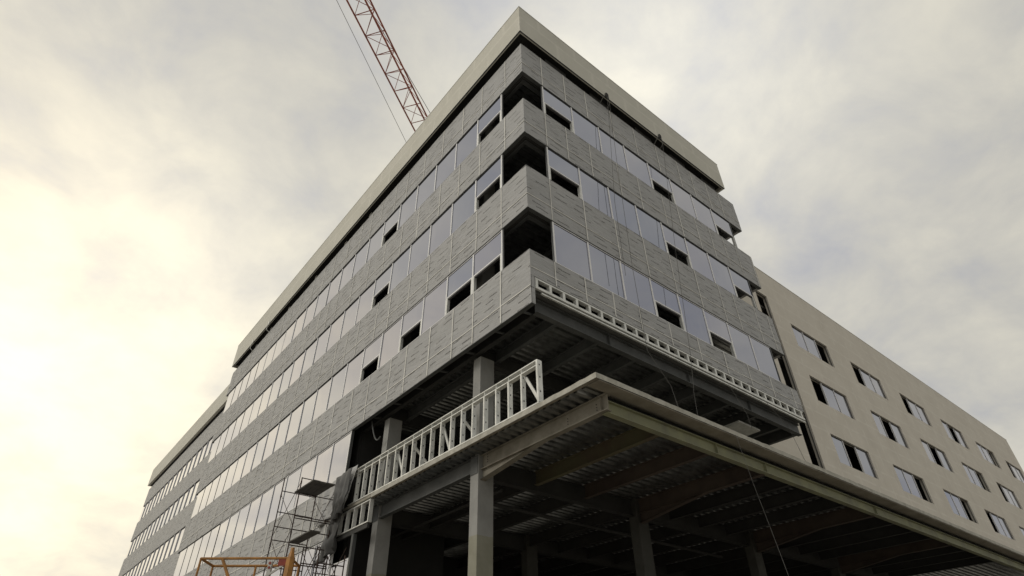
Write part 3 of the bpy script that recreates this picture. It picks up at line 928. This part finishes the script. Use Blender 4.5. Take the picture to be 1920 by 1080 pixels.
rope('hanging_rope', [(5.4, -.42, 27.35), (4.55, -.40, 19.2), (4.5, -.37, 15.3)], 'thin grey rope ending on the third window ribbon below the near clamp', G_)
rope('hanging_rope', [(9.7, -.42, 27.3), (8.4, -.38, 18.5), (7.7, -.38, 13.0), (7.34, -.38, 11.2), (7.2, -.4, 9.8)], 'thin grey rope from the middle parapet clamp down past the soffit', G_)
rope('hanging_rope', [(10.4, -.1, 12.85), (10.82, -.35, 11.45), (11.0, -.3, 10.9)], 'short thin wire hanging from the soffit by the flat grey unit', G_, .008)
rope('hanging_rope', [(13.1, -.1, 12.85), (14.04, -.35, 11.75), (14.9, -.2, 10.6), (15.6, -.5, 9.0)], 'thin wire sagging from the soffit near the far end of the right side', G_, .008)
rope('hanging_rope', [(5.98, -2.32, 8.66), (5.9, -2.5, 7.2), (5.85, -2.7, 5.8), (5.7, -2.95, 4.3), (5.5, -3.2, 2.2), (5.5, -3.3, .02)], 'thin wire hanging from the lower deck edge toward the ground', G_, .006)
def lclamp(y, label):
    t = empty('rope_clamp', (-q, y, pbot)); tag(t, label, 'clamp', 'rope clamps under the parapet edge')
    m_ = MB(); m_.box((-.05, -.1, .02), (-.002, .1, .25)); m_.box((-.05, -.1, -.12), (.02, .1, .019)); m_.build('plate', 'galv', t)
    m_ = MB(); m_.path([(-.05, .1, .06), (.0, .35, -.4), (.3, .3, -.6)], .025, 5); m_.build('strap', 'galv', t)
lclamp(34.2, 'pale clamp under the parapet near its far left end')
lclamp(30.6, 'pale clamp under the left parapet, the nearer of the two at its far end')

# ------------------------------------------------------------------ scaffold towers
def tube_obj(parent, name, segs, r, mat='rust'):
    m_ = MB()
    for a, b in segs: m_.tube(a, b, r, 6)
    return m_.build(name, mat, parent)
def scaffold(loc, W, L, tops, zlist, braces, planks, label):
    """tops: heights of the four legs (x0y0,x1y0,x0y1,x1y1)"""
    t = empty('scaffold_tower', loc); tag(t, label, 'scaffold')
    k = 0
    for y in (0, L):
        for x in (0, W):
            zt = tops[k]; k += 1
            lg = tube_obj(t, 'leg', [((x, y, 0), (x, y, zt))], .024)
            z = 1.93
            while z < zt:
                m_ = MB(); m_.tube((x, y, z - .06), (x, y, z + .06), .031, 6); m_.build('coupler', 'rust', lg); z += 1.93
            m_ = MB(); m_.tube((x, y, 0), (x, y, .02), .08, 8); m_.build('base_plate', 'rust', lg)
    for y in (0, L):
        for z in zlist[0 if y == 0 else 1]:
            tube_obj(t, 'rung', [((0, y, z), (W, y, z))], .02)
    for z0, z1, xs in braces:
        for x in xs:
            tube_obj(t, 'cross_brace', [((x, 0, z0), (x, L, z1)), ((x, L, z0), (x, 0, z1))], .011)
    for z, x0, x1, over in planks:
        m_ = MB()
        nb = max(1, int((x1 - x0) / .26))
        for i in range(nb):
            a = x0 + (x1 - x0) * i / nb; b = x0 + (x1 - x0) * (i + 1) / nb - .012
            m_.box((a, over[0] + random.uniform(-.05, .05), z), (b, over[1], z + .045))
        m_.build('plank', 'plank', t)
    return t
scaffold((-1.7, 12.3, 0), 1.5, 2.1, (9.85, 9.82, 10.4, 10.5),
         [[9.83, 9.22, 8.36, 8.28, 7.86, 7.3, 6.2, 5.9, 4.4, 4.0, 2.4, 2.0], [9.86, 9.0, 8.42, 7.90, 6.9, 6.0, 5.0, 4.0, 2.0]],
         [(8.0, 9.7, (0, 1.5)), (6.2, 7.9, (0, 1.5)), (4.1, 5.8, (0, 1.5)), (2.2, 3.9, (0, 1.5)), (.4, 2.0, (0, 1.5))],
         [(9.24, -.15, .74, (-1.62, .12)), (7.38, -.02, .38, (-1.9, .05))],
         'tall rusty tube scaffold tower with plank platforms standing in front of the left side')
scaffold((-1.6, 9.5, 0), .95, 1.5, (6.7, 6.55, 7.0, 6.8),
         [[6.2, 5.6, 4.6, 3.6, 2.0], [6.45, 6.38, 5.9, 5.6, 4.6, 3.6, 2.0]],
         [(5.5, 6.8, (0, .95)), (4.0, 5.4, (0, .95)), (2.0, 3.6, (0, .95)), (.4, 1.9, (0, .95))],
         [(3.7, .02, .9, (-.1, 1.6))],
         'lower rusty tube scaffold with cross braces beneath the hanging sheeting')

# ------------------------------------------------------------------ orange boom lift at lower left
BL = empty('boom_lift', (-3.85, 5.9, 0))
tag(BL, 'orange boom lift basket with white diagonal strut at the lower left', 'boom lift')
o_ = Vector((-3.85, 5.9, 0))
A = Vector((-3.73, 6.13, 5.42)) - o_; Bv = Vector((-5.2, 7.21, 5.55)) - o_
du = (Bv - A); du.z = 0; Lb = 2.4; du.normalize(); dn = Vector((-du.y, du.x, 0))
if dn.dot(Vector((-1, -1, 0))) < 0: dn = -dn
rl = MB()
zt = 5.46
def q3(s, t, z): return du * s + dn * t + Vector((0.1, .2, z))
rails = []
for z, r_ in ((zt, .034), (zt - .55, .026), (zt - 1.1, .03)):
    m_ = MB()
    for a, b in ((q3(0, 0, z), q3(Lb, 0, z)), (q3(Lb, 0, z), q3(Lb, -.9, z)), (q3(Lb, -.9, z), q3(0, -.9, z)), (q3(0, -.9, z), q3(0, 0, z))): m_.tube(a, b, r_, 8)
    m_.build('guard_rail', 'orange', BL)
for s, t in ((.9, 0), (Lb, 0), (Lb, -.9), (Lb / 2, -.9), (0, -.9)):
    m_ = MB(); m_.tube(q3(s, t, zt - 1.0), q3(s, t, zt - .02), .03, 8) if not (s == .9) else m_.tube(q3(1.6, t, zt - .55), q3(1.6, t, zt - 1.0), .03, 8); m_.build('rail_post', 'orange', BL)
m_ = MB(); m_.tube(q3(1.82, .0, zt - .02), q3(1.2, .0, zt - 1.05), .04, 8); m_.build('diagonal_brace', 'orange', BL)
m_ = MB()
c0 = q3(0, 0, 0)
for z0, z1, w in ((zt - 1.3, zt + .02, .24), (zt + .02, zt + .12, .19), (zt + .12, zt + .27, .13)):
    m_.tube((c0.x, c0.y, z0), (c0.x, c0.y, z1), w * .5, 6, None, w * .5 * (.82 if z1 > zt + .1 else 1.0))
ob = m_.build('mast_head', 'orange', BL)
m_ = MB(); m_.bar(q3(.08, 0, zt - .12), q3(.3, 0, zt - .12), .12, .16); m_.build('bracket', 'red', BL)
m_ = MB(); m_.bar(q3(.12, .03, zt - .15), q3(.62, .03, zt - .5), .05, .05); m_.build('strut', 'white', BL)
m_ = MB(); m_.bar(q3(.52, -.02, zt - .08), q3(.52, -.02, zt - .75), .12, .1, side=tuple(du)); bb = m_.build('control_box', 'white', BL)
m_ = MB()
for dz in (.13, .24): m_.tube(q3(.52, .035, zt - dz), q3(.52, .06, zt - dz), .035, 8)
m_.build('knob', 'red', bb)
m_ = MB(); m_.box((-.0, -.0, 0), (0.001, .001, .001)); 
fl_ = MB()
fl_.quad(q3(0, 0, zt - 1.0), q3(Lb, 0, zt - 1.0), q3(Lb, -.9, zt - 1.0), q3(0, -.9, zt - 1.0)); fl_.quad(q3(0, 0, zt - 1.05), q3(Lb, 0, zt - 1.05), q3(Lb, -.9, zt - 1.05), q3(0, -.9, zt - 1.05))
fl_.build('platform_floor', 'steel_g', BL)
m_ = MB(); m_.bar(q3(0, 0, zt - 1.25), q3(3.4, -.3, 1.5), .22, .26, side=(0, 0, 1)); m_.build('boom_arm', 'orange', BL)
m_ = MB(); m_.box(tuple(q3(2.2, -1.2, .55) - Vector((1.1, 1.1, 0))), tuple(q3(2.2, -1.2, 1.5) + Vector((1.1, 1.1, 0)))); bevel(m_.build('chassis', 'orange', BL), .08, 2)
for sx in (-1, 1):
    for sy in (-1, 1):
        cc = q3(2.2, -1.2, .45) + Vector((sx * 1.05, sy * .95, 0))
        m_ = MB(); m_.tube(cc - Vector((.16, 0, 0)), cc + Vector((.16, 0, 0)), .45, 20); wv = m_.build('wheel', 'black', BL)
        m_ = MB(); m_.tube(cc - Vector((.17, 0, 0)), cc + Vector((.17, 0, 0)), .2, 12); m_.build('rim', 'orange', wv)

# ------------------------------------------------------------------ tower crane, horizontal jib high over the roof
d = Vector((.822, .569, 0)).normalized()
nn = Vector((-d.y, d.x, 0))
J0 = Vector((-4.78, 15.95, 50)) - nn * .92         # centre line between the bottom chords
TW = J0 + d * 36.0
CR = empty('tower_crane', (TW.x, TW.y, 0))
tag(CR, 'red lattice tower crane jib reaching over the roof against the clouds', 'crane')
def cp3(t, s, z):     # t along the jib from the tower (negative = out over the site), s sideways
    return d * t + nn * s + Vector((0, 0, z))
ZJ = 50.0
hw = .92; ht = 1.45; pn = 1.92
npan = int(52 / pn)
ch = MB()
ch.tube(cp3(-52, -hw, ZJ), cp3(2, -hw, ZJ), .075, 6); ch.tube(cp3(-52, hw, ZJ), cp3(2, hw, ZJ), .075, 6); ch.tube(cp3(-52, 0, ZJ + ht), cp3(2, 0, ZJ + ht), .085, 6)
ch.build('jib_chord', 'crane', CR)
lc = MB()
for i in range(npan):
    a = -2 - i * pn; b = a - pn; mid = (a + b) / 2
    for s in (-hw, hw):
        lc.tube(cp3(a, s, ZJ), cp3(mid, 0, ZJ + ht), .028, 5); lc.tube(cp3(b, s, ZJ), cp3(mid, 0, ZJ + ht), .028, 5)
    lc.tube(cp3(a, -hw, ZJ), cp3(a, hw, ZJ), .04, 5)
    if i % 2: lc.tube(cp3(a, -hw, ZJ), cp3(b, hw, ZJ), .03, 5)
    else: lc.tube(cp3(a, hw, ZJ), cp3(b, -hw, ZJ), .03, 5)
lc.build('jib_lacing', 'crane', CR)
m_ = MB(); m_.tube(cp3(-50, 1.15, ZJ), cp3(-1, 3.2, ZJ), .022, 5); m_.build('jib_cable', 'rope', CR)
m_ = MB(); m_.box((-1.0, -1.0, ZJ), (1.0, 1.0, ZJ + 1.6)); m_.build('slewing_unit', 'crane', CR)
m_ = MB(); m_.tube((0, 0, ZJ + 1.5), (0, 0, ZJ + 8), .25, 8); m_.build('tower_head', 'crane', CR)
m_ = MB(); m_.tube((0, 0, ZJ + 8), cp3(-34, 0, ZJ + ht), .03, 5); m_.tube((0, 0, ZJ + 8), cp3(14, 0, ZJ + .2), .03, 5); m_.build('pendant', 'rope', CR)
m_ = MB(); m_.bar(cp3(1, 0, ZJ), cp3(15, 0, ZJ), 1.4, .35); m_.build('counter_jib', 'crane', CR)
m_ = MB(); m_.bar(cp3(12.5, 0, ZJ - 1.2), cp3(14.5, 0, ZJ - 1.2), 1.3, 2.0); m_.build('counterweight', 'cw', CR)
m_ = MB(); m_.box((-1.9, .2, ZJ - 2.1), (-.9, 1.6, ZJ - .1)); m_.build('cab', 'white', CR)
tm = MB()
for sx in (-.85, .85):
    for sy in (-.85, .85): tm.tube((sx, sy, 0), (sx, sy, ZJ), .09, 6)
z = 0
while z < ZJ - 2:
    for a, b in (((-.85, -.85), (.85, -.85)), ((.85, -.85), (.85, .85)), ((.85, .85), (-.85, .85)), ((-.85, .85), (-.85, -.85))):
        tm.tube((*a, z), (*b, z + 2), .04, 5); tm.tube((*a, z), (*b, z), .04, 5)
    z += 2
tm.build('mast', 'crane', CR)
m_ = MB(); m_.box((-2.5, -2.5, 0), (2.5, 2.5, .8)); m_.build('base_block', 'cw', CR)
print('objects', len(bpy.data.objects))
